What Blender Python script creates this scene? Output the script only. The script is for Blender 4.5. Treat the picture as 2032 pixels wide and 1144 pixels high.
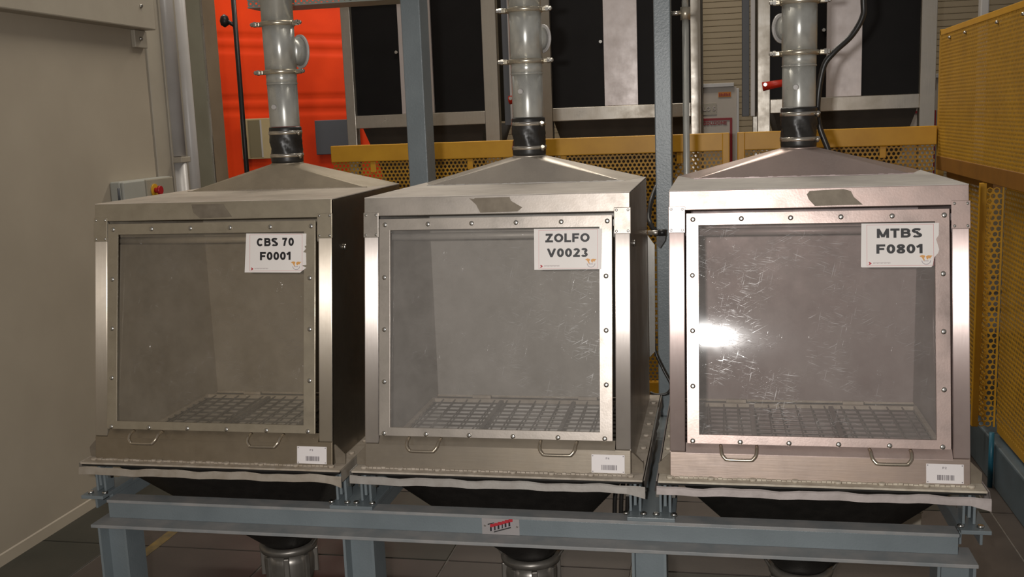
import bpy, bmesh, math, random
from mathutils import Matrix, Vector
for o in list(bpy.data.objects): bpy.data.objects.remove(o)
random.seed(7)
scene = bpy.context.scene
COL = scene.collection
PI = math.pi

# ------------------------------------------------------------------ camera
CAM = Vector((2.00548, -3.01761, 1.76730))
yaw, pitch, roll = 0.202202, 0.163675, -0.03787
fw = Vector((-math.sin(yaw)*math.cos(pitch), math.cos(yaw)*math.cos(pitch), -math.sin(pitch)))
rt = Vector((math.cos(yaw), math.sin(yaw), 0)); up = rt.cross(fw)
r2 = math.cos(roll)*rt + math.sin(roll)*up; u2 = -math.sin(roll)*rt + math.cos(roll)*up
M = Matrix.Identity(4)
for i in range(3):
    M[i][0] = r2[i]; M[i][1] = u2[i]; M[i][2] = -fw[i]; M[i][3] = CAM[i]
cd = bpy.data.cameras.new('camera'); cam = bpy.data.objects.new('camera', cd); COL.objects.link(cam)
cam.matrix_world = M; cd.sensor_width = 36; cd.lens = 36*2040/2032; cd.clip_start = .05; cd.clip_end = 60
scene.camera = cam
# ------------------------------------------------------------------ light
scene.view_settings.view_transform = 'Standard'; scene.view_settings.look = 'None'
scene.view_settings.exposure = 0.2; scene.view_settings.gamma = 1.0
scene.view_settings.use_curve_mapping = False
w = bpy.data.worlds.new('hall_ambient'); scene.world = w; w.use_nodes = True
w.node_tree.nodes['Background'].inputs[0].default_value = (1.0, .93, .87, 1)
w.node_tree.nodes['Background'].inputs[1].default_value = .145
def area(name, loc, target, sx, sy, power, col=(1, 1, 1)):
    l = bpy.data.lights.new(name, 'AREA'); l.shape = 'RECTANGLE'; l.size = sx; l.size_y = sy
    l.energy = power; l.color = col
    o = bpy.data.objects.new(name, l); COL.objects.link(o); o.location = loc
    o.rotation_euler = (Vector(target)-Vector(loc)).to_track_quat('-Z', 'Y').to_euler()
    return o
# the camera's own flash, a hand's width left of and above the lens
FL = CAM - r2*.11 + u2*.02
area('camera_flash', FL, FL+fw*3, .05, .03, 54, (1, .965, .93))
# hall luminaires high above, out of view; the last is added for the curtain
area('hall_and_fill_lamp', (1.0, 1.6, 5.6), (1.0, 1.6, 0), 2.4, .5, 60, (1, .92, .80))
area('hall_and_fill_lamp', (1.2, 5.2, 5.6), (1.2, 5.2, 0), 2.4, .5, 120, (1, .92, .80))
area('hall_and_fill_lamp', (-1.9, 4.6, 4.6), (-1.9, 6.0, 1.5), 1.6, .6, 36, (1, .94, .86))  # added fill lamp, only there to brighten the orange curtain

# ------------------------------------------------------------------ helpers
class MB:
    def __init__(s, T=None): s.v = []; s.f = []; s.sm = []; s.T = T
    def add(s, vs, fs, smooth=False):
        k = len(s.v)
        s.v += [tuple(s.T(*p)) if s.T else tuple(p) for p in vs]
        s.f += [tuple(i+k for i in f) for f in fs]; s.sm += [smooth]*len(fs)
        return s
    def box(s, x0, x1, y0, y1, z0, z1):
        return s.add([(x0,y0,z0),(x1,y0,z0),(x1,y1,z0),(x0,y1,z0),(x0,y0,z1),(x1,y0,z1),(x1,y1,z1),(x0,y1,z1)],
                     [(0,3,2,1),(4,5,6,7),(0,1,5,4),(1,2,6,5),(2,3,7,6),(3,0,4,7)])
    def rings(s, rs, close=True, cap0=True, cap1=True, smooth=True):
        n = len(rs[0]); vs = [p for r in rs for p in r]; fs = []
        for a in range(len(rs)-1):
            for b in range(n if close else n-1):
                c = (b+1) % n
                fs.append((a*n+b, a*n+c, (a+1)*n+c, (a+1)*n+b))
        k = len(fs)
        if cap0: fs.append(tuple(range(n-1, -1, -1)))
        if cap1: fs.append(tuple((len(rs)-1)*n+i for i in range(n)))
        s.add(vs, fs, smooth)
        for i in range(len(s.f)-(len(fs)-k), len(s.f)): s.sm[i] = False
        return s
    def cyl(s, a, b, r0, r1=None, n=16, smooth=True, cap=True):
        r1 = r0 if r1 is None else r1
        a = Vector(a); b = Vector(b); d = (b-a).normalized()
        x = d.orthogonal().normalized(); y = d.cross(x)
        R = [[tuple(c + x*math.cos(t)*r + y*math.sin(t)*r) for t in [2*PI*i/n for i in range(n)]] for c, r in ((a, r0), (b, r1))]
        return s.rings(R, cap0=cap, cap1=cap, smooth=smooth)
    def tube(s, pts, r, n=8, cap=True):
        pts = [Vector(p) for p in pts]; R = []; x = None
        for i, p in enumerate(pts):
            d = (pts[min(i+1, len(pts)-1)]-pts[max(i-1, 0)]).normalized()
            x = d.orthogonal().normalized() if x is None else (x - d*x.dot(d)).normalized()
            y = d.cross(x); rr = r[i] if isinstance(r, (list, tuple)) else r
            R.append([tuple(p + x*math.cos(2*PI*k/n)*rr + y*math.sin(2*PI*k/n)*rr) for k in range(n)])
        return s.rings(R, cap0=cap, cap1=cap)
    def lathe(s, prof, c=(0,0,0), n=32, cap=True):
        R = [[(c[0]+r*math.cos(2*PI*k/n), c[1]+r*math.sin(2*PI*k/n), c[2]+z) for k in range(n)] for r, z in prof]
        return s.rings(R, cap0=cap, cap1=cap)
    def torus(s, c, R, r, ax='z', n=32, m=8):
        rs = []
        for i in range(n):
            t = 2*PI*i/n; ring = []
            for j in range(m):
                q = 2*PI*j/m; rr = R + r*math.cos(q); h = r*math.sin(q)
                p = (rr*math.cos(t), rr*math.sin(t), h)
                if ax == 'x': p = (h, p[0], p[1])
                if ax == 'y': p = (p[0], h, p[1])
                ring.append((c[0]+p[0], c[1]+p[1], c[2]+p[2]))
            rs.append(ring)
        rs.append(rs[0]); return s.rings(rs, cap0=False, cap1=False)
    def prism(s, poly, z0, z1, f=None):
        """polygon (a, b) extruded from z0 to z1; f maps (a, b, z) to xyz"""
        f = f or (lambda a, b, z: (a, b, z)); n = len(poly)
        return s.add([f(a, b, z0) for a, b in poly]+[f(a, b, z1) for a, b in poly],
                     [tuple(range(n-1, -1, -1)), tuple(range(n, 2*n))]+[(i, (i+1) % n, n+(i+1) % n, n+i) for i in range(n)])
    def mesh(s, name, mat, bevel=0, seg=2):
        me = bpy.data.meshes.new(name); me.from_pydata(s.v, [], s.f)
        me.polygons.foreach_set('use_smooth', s.sm)
        bm = bmesh.new(); bm.from_mesh(me)
        if bevel:
            bmesh.ops.bevel(bm, geom=[e for e in bm.edges if e.is_manifold and e.calc_face_angle(0) > .6], offset=bevel, segments=seg, affect='EDGES', profile=.5)
        bmesh.ops.recalc_face_normals(bm, faces=bm.faces)
        bm.to_mesh(me); bm.free()
        if mat: me.materials.append(mat)
        return me
def link(name, data, parent=None, loc=(0,0,0), rot=(0,0,0)):
    o = bpy.data.objects.new(name, data); COL.objects.link(o); o.parent = parent
    o.location = loc; o.rotation_euler = rot
    return o
def part(name, mb, mat, parent, bevel=0, loc=(0,0,0), rot=(0,0,0), label=None):
    o = link(name, mb.mesh(name, mat, bevel), parent, loc, rot)
    if label: o['label'] = label
    return o
def tag(o, label, cat, group=None):
    o['label'] = label; o['category'] = cat
    if group: o['group'] = group
    return o
def thing(name, label, cat, loc=(0,0,0), group=None, rot=(0,0,0)):
    return tag(link(name, None, None, loc, rot), label, cat, group)
def struct(o): o['kind'] = 'structure'; return o
def smooth_path(P, k=8):
    P = [Vector(p) for p in P]; out = []
    for i in range(len(P)-1):
        a, b, c, d = P[max(i-1,0)], P[i], P[i+1], P[min(i+2,len(P)-1)]
        for j in range(k):
            t = j/k
            out.append(.5*((2*b)+(c-a)*t+(2*a-5*b+4*c-d)*t*t+(3*b-a-3*c+d)*t**3))
    return out+[P[-1]]
def _arc(cx, cy, rx, ry, a0, a1, n=10):
    return [(cx+rx*math.cos(math.radians(a0+(a1-a0)*k/n)), cy+ry*math.sin(math.radians(a0+(a1-a0)*k/n))) for k in range(n+1)]
def glyph(ch, t):
    """centre lines of a heavy sans-serif capital or digit, height 1; returns (width, strokes, closed flags)"""
    h = t/2; m = .5
    def bowl(w, y0, y1): return [(h, y1), (w-h-.20, y1)]+_arc(w-h-.20, (y0+y1)/2, .20, (y1-y0)/2, 90, -90, 8)[1:]+[(h, y0)]
    if ch == 'O': w = .92; return w, [(_arc(w/2, .5, w/2-h, .5-h, 0, 360, 24), 1)]
    if ch == '0': w = .68; return w, [(_arc(w/2, .5, w/2-h, .5-h, 0, 360, 24), 1)]
    if ch == 'C': w = .84; return w, [(_arc(w/2, .5, w/2-h, .5-h, 42, 318, 20), 0)]
    if ch == 'D': w = .82; return w, [([(h, 0), (h, 1)], 0), ([(h, 1-h), (w-.45, 1-h)]+_arc(w-.45, .5, .45-h, .5-h, 90, -90, 12)[1:]+[(h, h)], 0)]
    if ch == 'B': w = .80; return w, [([(h, 0), (h, 1)], 0), (bowl(w-.04, .52, 1-h), 0), (bowl(w, h, .52), 0)]
    if ch == 'P': w = .78; return w, [([(h, 0), (h, 1)], 0), (bowl(w, .44, 1-h), 0)]
    if ch == 'R': w = .82; return w, [([(h, 0), (h, 1)], 0), (bowl(w, .46, 1-h), 0), ([(w*.45, .46), (w-h, 0)], 0)]
    if ch == 'S': w = .80; t *= .88; h = t/2; return w, [(_arc(w/2, .735, w/2-h, .265-h, 25, 270, 14)+_arc(w/2, .255, w/2-h, .255-h+.02, 90, -155, 14)[1:], 0)]
    if ch == '8': w = .68; return w, [(_arc(w/2, .74, w/2-h-.02, .26-h+.01, 0, 360, 20), 1), (_arc(w/2, .265, w/2-h, .265-h+.02, 0, 360, 20), 1)]
    if ch == '3': w = .66; return w, [(_arc(w/2-.02, .74, w/2-h-.01, .26-h+.01, 160, -90, 14), 0), (_arc(w/2-.02, .265, w/2-h+.01, .265-h+.02, 90, -160, 14), 0)]
    if ch == '2': w = .66; return w, [(_arc(w/2, .70, w/2-h, .30-h, 165, -25, 12)+[(h+.06, h+.02)], 0), ([(0, h), (w, h)], 0)]
    if ch == '5': w = .66; return w, [([(w-.04, 1-h), (h+.10, 1-h), (h+.04, .52)], 0), (_arc(w/2-.02, .33, w/2-h+.01, .33-h, 130, -160, 14), 0)]
    if ch == '7': w = .66; return w, [([(0, 1-h), (w-h, 1-h)], 0), ([(w-h-.01, 1), (w*.52, .55), (w*.36, 0)], 0)]
    if ch == '4': w = .70; return w, [([(w*.66, 0), (w*.66, 1)], 0), ([(w*.60, .94), (h*.6, .30)], 0), ([(0, .27), (w, .27)], 0)]
    if ch == '1': w = .46; return w, [([(w-h, 0), (w-h, 1)], 0), ([(w-h, .93), (w*.30, .74), (0, .68)], 0)]
    if ch == 'Z': w = .78; return w, [([(.04, 1-h), (w-.03, 1-h)], 0), ([(w-h-.06, 1-h), (h+.06, h)], 0), ([(0, h), (w, h)], 0)]
    if ch == 'L': w = .68; return w, [([(h, 0), (h, 1)], 0), ([(h, h), (w, h)], 0)]
    if ch == 'F': w = .70; return w, [([(h, 0), (h, 1)], 0), ([(h, 1-h), (w, 1-h)], 0), ([(h, .50), (w-.08, .50)], 0)]
    if ch == 'E': w = .74; return w, [([(h, 0), (h, 1)], 0), ([(h, 1-h), (w, 1-h)], 0), ([(h, .52), (w-.05, .52)], 0), ([(h, h), (w, h)], 0)]
    if ch == 'T': w = .76; return w, [([(0, 1-h), (w, 1-h)], 0), ([(w/2, 0), (w/2, 1)], 0)]
    if ch == 'I': w = t; return w, [([(h, 0), (h, 1)], 0)]
    if ch == 'V': w = .86; return w, [([(h*.8, 1), (w/2, .06)], 0), ([(w-h*.8, 1), (w/2, .06)], 0), ([(w/2-.09, h*.5), (w/2+.09, h*.5)], 0)]
    if ch == 'M': w = 1.0; return w, [([(h, 0), (h, 1)], 0), ([(w-h, 0), (w-h, 1)], 0), ([(h, .98), (w/2, .08)], 0), ([(w-h, .98), (w/2, .08)], 0)]
    if ch == 'N': w = .84; return w, [([(h, 0), (h, 1)], 0), ([(w-h, 0), (w-h, 1)], 0), ([(h, .94), (w-h, .06)], 0)]
    if ch == 'U': w = .82; return w, [([(h, 1), (h, .38)]+_arc(w/2, .38, w/2-h, .38-h, 180, 360, 12)[1:]+[(w-h, 1)], 0)]
    return .34, []
def text_mb(body, cx, cy, w_, h_, z0, z1, t=.24, gap=.10):
    """heavy lettering built stroke by stroke, fitted into a w_ x h_ field"""
    x = 0; rows = []
    for ch in body:
        gw, st = glyph(ch, t); rows.append((x, st)); x += gw+gap
    tot = x-gap; m = MB(); sx = w_/tot; q = 0
    for gx, st in rows:
        for pts, closed in st:
            n = len(pts)-(1 if closed else 0); P = [Vector(p) for p in pts[:n]]; Lp = []; Rp = []
            for i in range(n):
                a = P[i-1] if (i or closed) else P[i]; b = P[(i+1) % n] if (i < n-1 or closed) else P[i]
                d1 = (P[i]-a).normalized() if (P[i]-a).length else (b-P[i]).normalized(); d2 = (b-P[i]).normalized() if (b-P[i]).length else d1
                nn = Vector((-d1.y-d2.y, d1.x+d2.x)).normalized(); k = t/2/max(.5, nn.dot(Vector((-d1.y, d1.x))))
                Lp.append(P[i]+nn*k); Rp.append(P[i]-nn*k)
            q += 1; zt = z1+q*2e-6
            f = lambda p, z: (cx-w_/2+(gx+p.x)*sx, cy-h_/2+min(max(p.y, 0), 1)*h_, z)
            vs = [f(p, z) for i in range(n) for p, z in ((Lp[i], zt), (Rp[i], zt), (Rp[i], z0), (Lp[i], z0))]; fs = []
            for i in range(n if closed else n-1):
                j = (i+1) % n
                for e in range(4): fs.append((i*4+e, j*4+e, j*4+(e+1) % 4, i*4+(e+1) % 4))
            if not closed: fs += [(0, 1, 2, 3), ((n-1)*4+3, (n-1)*4+2, (n-1)*4+1, (n-1)*4)]
            m.add(vs, fs)
    return m
def perforated(u0, u1, v0, v1, pitch, r, f, t=.002):
    """sheet with staggered round holes; f maps (u, v, depth) to xyz"""
    m = MB(); R = pitch/math.sqrt(3); ca = [math.cos(PI*k/6) for k in range(12)]; sa = [math.sin(PI*k/6) for k in range(12)]
    rad = [R*math.cos(PI/6) if k % 2 == 0 else R for k in range(12)]
    vs = []; fs = []; row = 0; v = v0 + pitch*.5
    while v < v1-pitch*.3:
        u = u0 + pitch*.5*(1+row % 2)
        while u < u1-pitch*.3:
            k = len(vs)
            for q in range(12): vs.append(f(min(max(u+rad[q]*ca[q], u0), u1), min(max(v+rad[q]*sa[q], v0), v1), 0))
            for q in range(12): vs.append(f(u+r*ca[q], v+r*sa[q], 0))
            for q in range(12): vs.append(f(u+r*ca[q], v+r*sa[q], t))
            for q in range(12):
                n = (q+1) % 12
                fs.append((k+q, k+n, k+12+n, k+12+q)); fs.append((k+12+q, k+12+n, k+24+n, k+24+q))
            u += pitch
        v += pitch*math.sqrt(3)/2; row += 1
    m.v = vs; m.f = fs; m.sm = [False]*len(fs)
    return m
def raw_part(name, m, mat, parent):
    me = bpy.data.meshes.new(name); me.from_pydata(m.v, [], m.f); me.materials.append(mat)
    return link(name, me, parent)

# ------------------------------------------------------------------ materials
def nodes(name):
    m = bpy.data.materials.new(name); m.use_nodes = True; nt = m.node_tree
    return m, nt, nt.nodes['Principled BSDF']
def noise(nt, scale, detail=4, stretch=(1,1,1), rough=.55):
    tc = nt.nodes.new('ShaderNodeTexCoord'); mp = nt.nodes.new('ShaderNodeMapping'); n = nt.nodes.new('ShaderNodeTexNoise')
    mp.inputs['Scale'].default_value = stretch; n.inputs['Scale'].default_value = scale
    n.inputs['Detail'].default_value = detail; n.inputs['Roughness'].default_value = rough
    nt.links.new(tc.outputs['Object'], mp.inputs['Vector']); nt.links.new(mp.outputs['Vector'], n.inputs['Vector'])
    return n
def ramp(nt, src, stops):
    r = nt.nodes.new('ShaderNodeValToRGB'); e = r.color_ramp.elements
    while len(e) < len(stops): e.new(.5)
    for i, (p, c) in enumerate(stops):
        e[i].position = p; e[i].color = (c[0], c[1], c[2], 1) if isinstance(c, tuple) else (c, c, c, 1)
    nt.links.new(src, r.inputs[0]); return r
def mixc(nt, a, b, fac):
    m = nt.nodes.new('ShaderNodeMix'); m.data_type = 'RGBA'
    for s, k in ((a, 6), (b, 7)):
        if isinstance(s, tuple): m.inputs[k].default_value = (*s, 1)
        else: nt.links.new(s, m.inputs[k])
    if isinstance(fac, float): m.inputs[0].default_value = fac
    else: nt.links.new(fac, m.inputs[0])
    return m.outputs[2]
def bump(nt, b, src, strength, dist=.002):
    n = nt.nodes.new('ShaderNodeBump'); n.inputs['Strength'].default_value = strength; n.inputs['Distance'].default_value = dist
    nt.links.new(src, n.inputs['Height']); nt.links.new(n.outputs[0], b.inputs['Normal'])
def paint(name, c1, c2=None, rough=.5, scale=9, metal=0.0, bs=.15, grain=90, spec=.5):
    m, nt, b = nodes(name); c2 = c2 or tuple(x*.82 for x in c1)
    n = noise(nt, scale, 5); r = ramp(nt, n.outputs[0], [(.35, c1), (.68, c2)])
    nt.links.new(r.outputs[0], b.inputs['Base Color'])
    b.inputs['Roughness'].default_value = rough; b.inputs['Metallic'].default_value = metal
    b.inputs['Specular IOR Level'].default_value = spec
    g = noise(nt, grain, 3); bump(nt, b, g.outputs[0], bs)
    return m
def steel(name, c1, c2, r0=.26, r1=.45, stretch=(1,1,.06), metal=1.0, dust=(.42,.38,.32), damt=.25, grime=7, aniso=0.0, tan=(1,0,0)):
    """brushed sheet: fine grain, cloudy smudges, a film of dry dust"""
    m, nt, b = nodes(name)
    n = noise(nt, grime, 6, rough=.6); cr = ramp(nt, n.outputs[0], [(.32, c1), (.70, c2)])
    g = noise(nt, 160, 3, stretch)
    col = mixc(nt, cr.outputs[0], c2, ramp(nt, g.outputs[0], [(.35, 0.0), (.75, .45)]).outputs[0])
    nt.links.new(col, b.inputs['Base Color']); b.inputs['Metallic'].default_value = metal
    rr = ramp(nt, n.outputs[0], [(.3, r0), (.72, r1)]); nt.links.new(rr.outputs[0], b.inputs['Roughness'])
    bump(nt, b, g.outputs[0], .10, .001)
    if aniso:
        b.inputs['Anisotropic'].default_value = aniso
        cx = nt.nodes.new('ShaderNodeCombineXYZ'); vt = nt.nodes.new('ShaderNodeVectorTransform')
        vt.vector_type = 'VECTOR'; vt.convert_from = 'OBJECT'; vt.convert_to = 'WORLD'
        for k in range(3): cx.inputs[k].default_value = tan[k]
        nt.links.new(cx.outputs[0], vt.inputs[0]); nt.links.new(vt.outputs[0], b.inputs['Tangent'])
    d = nt.nodes.new('ShaderNodeBsdfDiffuse'); d.inputs[0].default_value = (*dust, 1)
    dn = noise(nt, 16, 8, rough=.7); fac = ramp(nt, dn.outputs[0], [(.25, damt*.6), (.8, min(1, damt*1.5))])
    mx = nt.nodes.new('ShaderNodeMixShader'); nt.links.new(fac.outputs[0], mx.inputs[0])
    nt.links.new(b.outputs[0], mx.inputs[1]); nt.links.new(d.outputs[0], mx.inputs[2])
    nt.links.new(mx.outputs[0], nt.nodes['Material Output'].inputs[0])
    return m
def plain(name, c, rough=.5, metal=0.0, spec=.5):
    m, nt, b = nodes(name); b.inputs['Base Color'].default_value = (*c, 1)
    b.inputs['Roughness'].default_value = rough; b.inputs['Metallic'].default_value = metal
    b.inputs['Specular IOR Level'].default_value = spec
    return m
STEEL = [steel('steel_brownish', (.50,.45,.37), (.36,.31,.23), .28, .5, dust=(.36,.31,.23), damt=.42),
         steel('steel_grey', (.63,.575,.53), (.46,.405,.36), .26, .46, dust=(.40,.36,.30), damt=.36),
         steel('steel_reflect_tint', (.66,.55,.51), (.50,.38,.34), .24, .44, dust=(.44,.34,.30), damt=.36)]  # pink reflection of something red, put into all the rightmost cabinet's metal colours
STILE = [steel('brushed_stile_brownish', (.56,.50,.43), (.46,.40,.33), .31, .35, (1,.05,1), dust=(.33,.28,.20), damt=.25, aniso=1.0),
         steel('brushed_stile_grey', (.67,.61,.575), (.57,.51,.47), .30, .34, (1,.05,1), dust=(.40,.36,.30), damt=.22, aniso=1.0),
         steel('brushed_stile_reflect_tint', (.70,.60,.57), (.60,.48,.45), .29, .33, (1,.05,1), dust=(.44,.34,.30), damt=.22, aniso=1.0)]
HOOD = [steel('hood_brownish', (.46,.41,.33), (.36,.31,.24), .34, .5, (1,1,1), dust=(.36,.30,.22), damt=.45),
        steel('hood_grey', (.62,.57,.51), (.48,.43,.37), .32, .46, (1,1,1), dust=(.42,.37,.31), damt=.30),
        steel('hood_reflect_tint', (.66,.55,.51), (.52,.41,.37), .30, .42, (1,1,1), dust=(.42,.33,.29), damt=.22)]
APRON = [steel('apron_brownish', (.34,.28,.195), (.28,.24,.19), .30, .5, (.06,1,1), dust=(.23,.185,.13), damt=.45, grime=3),
         steel('apron_grey', (.42,.375,.32), (.33,.275,.21), .28, .46, (.06,1,1), dust=(.255,.215,.165), damt=.42, grime=3),
         steel('apron_reflect_tint', (.54,.445,.40), (.42,.32,.25), .26, .44, (.06,1,1), dust=(.34,.265,.22), damt=.38, grime=3)]  # last apron: the same red reflection painted into its colour
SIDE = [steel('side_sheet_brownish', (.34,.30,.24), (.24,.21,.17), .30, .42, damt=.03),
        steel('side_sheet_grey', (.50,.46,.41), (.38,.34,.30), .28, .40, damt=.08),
        steel('side_sheet_reflect_tint', (.56,.47,.44), (.42,.33,.30), .28, .40, damt=.08)]
INNER = [steel('inner_sheet_brownish', (.42,.37,.30), (.33,.29,.23), .40, .6, dust=(.34,.295,.235), damt=.85),
         steel('inner_sheet_grey', (.46,.44,.41), (.37,.35,.32), .38, .6, dust=(.40,.38,.35), damt=.85),
         steel('inner_sheet_reflect_tint', (.46,.38,.37), (.36,.29,.28), .36, .6, dust=(.38,.32,.31), damt=.85)]
LINING = [paint('hopper_lining_'+n, c, tuple(x*.8 for x in c), .6, 8) for n, c in (('brown', (.34,.31,.27)), ('pale', (.62,.60,.57)), ('rosy', (.36,.30,.29)))]
DUSTY = [paint('dusty_top_brown', (.56,.49,.41), (.46,.40,.33), .8, 14),
         paint('dusty_top_grey', (.62,.57,.51), (.52,.47,.42), .8, 14),
         paint('dusty_top_pale', (.56,.53,.49), (.47,.44,.41), .75, 14)]
FLANGE = [paint('dusty_flange_brown', (.44,.38,.31), (.33,.27,.20), .75, 30),
          paint('dusty_flange_grey', (.48,.42,.35), (.35,.30,.24), .7, 30),
          paint('dusty_flange_cream', (.60,.54,.44), (.44,.38,.30), .65, 30)]
SKIRT = [paint('skirt_brown', (.42,.37,.31), (.33,.28,.22), .55, 20, .3), paint('skirt_grey', (.40,.375,.345), (.33,.30,.27), .5, 20, .3),
         paint('skirt_reflect_tint', (.46,.405,.385), (.37,.325,.305), .5, 20, .3)]
bright = steel('bright_steel', (.70,.66,.60), (.52,.48,.42), .18, .34, damt=.10)
bolt_m = plain('bolt_zinc', (.62,.60,.56), .28, 1.0)
handle_m = steel('handle_rod', (.66,.58,.46), (.50,.42,.32), .22, .4, damt=.12)
galv = steel('galvanised_pipe', (.60,.60,.57), (.44,.44,.41), .24, .40, (1,1,.03), damt=.42, dust=(.52,.52,.48), grime=11, aniso=.7, tan=(0,0,1))
clampm = steel('clamp_zinc', (.58,.53,.42), (.42,.37,.28), .25, .45, damt=.2)
blue = paint('blue_grey_paint', (.185,.215,.228), (.150,.176,.188), .36, 5, bs=.35, grain=150)
blue_rail = paint('slate_beam_paint', (.085,.115,.135), (.065,.088,.10), .5, 5)
bluedust = paint('dusty_blue_flange', (.29,.28,.27), (.20,.215,.22), .6, 12)
yellow = paint('yellow_paint', (.62,.32,.018), (.52,.255,.012), .42, 6, bs=.05)
yellow_dk = paint('ochre_sheet_paint', (.47,.245,.014), (.39,.20,.012), .5, 6, bs=.05)
yellow_br = paint('brown_yellow_rail', (.26,.11,.014), (.20,.085,.012), .5, 6)
black = paint('black_coat', (.012,.011,.010), (.020,.018,.016), .42, 30, bs=.25, grain=260)
blackpanel = paint('black_sheet', (.008,.007,.007), (.011,.010,.010), .5, 3, bs=.02, spec=.15)
rubber = paint('black_rubber', (.014,.013,.012), (.022,.020,.018), .38, 20, bs=.1)
browndark = paint('dark_brown_hopper', (.050,.040,.031), (.036,.029,.022), .5, 6)
orange = paint('orange_pvc', (.95,.062,.004), (.80,.045,.003), .45, 2.0, bs=.03, grain=30)
cream = paint('cream_panel', (.405,.352,.275), (.365,.315,.245), .55, 2.2, bs=.04)
cream2 = paint('pale_frame', (.40,.36,.29), (.35,.31,.25), .45, 3)
pale = paint('pale_profile', (.50,.48,.47), (.42,.40,.38), .35, 3)
olive = paint('grey_olive_column', (.185,.175,.130), (.150,.140,.100), .5, 3)
brownwall = paint('brown_column_face', (.22,.165,.11), (.17,.125,.08), .5, 3)
beige_ribs = paint('beige_back_panel', (.25,.20,.13), (.22,.175,.11), .55, 1.5)
floor_m = paint('brown_floor_slab', (.046,.036,.030), (.068,.054,.045), .5, 3, bs=.2, grain=60)
floor_d = paint('dark_floor_slab', (.026,.026,.019), (.040,.037,.027), .5, 3, bs=.2, grain=60)
joint = paint('pale_floor_joint', (.15,.13,.11), (.09,.08,.07), .8, 30)
lineyel = paint('worn_yellow_line', (.20,.13,.03), (.10,.075,.035), .6, 14)
white = paint('white_card', (.80,.75,.71), (.76,.71,.67), .5, 6, bs=.02)
whiteplate = paint('white_plate', (.78,.73,.72), (.74,.70,.68), .4, 6, bs=.02)
ink = plain('black_ink', (.012,.011,.012), .5)
greyink = plain('grey_ink', (.16,.14,.15), .5)
faint = plain('faint_grey_ink', (.50,.44,.43), .6)
redink = plain('thin_red_line', (.62,.26,.26), .5)
redmark = plain('red_mark', (.42,.02,.03), .5)
orangeink = plain('orange_ink', (.68,.33,.09), .5)
greyring = plain('grey_violet_ink', (.36,.31,.34), .5)
boardm = paint('whiteboard_grey', (.46,.40,.34), (.42,.365,.305), .4, 3)
boardred = plain('board_red', (.26,.012,.018), .5)
boardor = plain('board_orange', (.52,.17,.01), .5)
boxgrey = paint('light_grey_plastic', (.40,.40,.36), (.36,.36,.32), .45, 5)
boxbeige = paint('beige_cover', (.35,.32,.25), (.31,.28,.22), .5, 5)
redplastic = plain('red_plastic', (.40,.012,.022), .35)
redlever = plain('red_lever_grip', (.62,.03,.012), .4)
estop_y = plain('yellow_disc', (.62,.34,.02), .5)
teal = paint('teal_pipe_paint', (.015,.115,.175), (.012,.090,.140), .4, 5)
alu = paint('alu_plate', (.42,.39,.385), (.36,.335,.33), .4, 8, .3)
patchm = paint('glue_patch', (.21,.175,.13), (.16,.13,.095), .6, 25, .3)
window_pvc = paint('clear_window_sheet', (.52,.42,.24), (.44,.35,.19), .3, 2)
window_bar = plain('olive_bar', (.20,.17,.10), .5)
greypatch = paint('grey_patch', (.10,.105,.12), (.085,.09,.10), .5, 2)
stainB = steel('back_frame_steel', (.58,.55,.50), (.42,.38,.32), .25, .45, damt=.3)
stainW = steel('back_strip_steel', (.72,.66,.64), (.60,.55,.53), .3, .5, damt=.5, dust=(.55,.49,.48))
wire_m = plain('grid_wire', (.20,.185,.165), .45, .6)
wire_rose = plain('grid_wire_rosy', (.25,.20,.185), .45, .5)  # slightly redder wire tone for the rightmost grating
sheet_pale = steel('baffle_sheet', (.30,.29,.27), (.24,.23,.21), .3, .42, damt=.2, dust=(.22,.21,.19))
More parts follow.
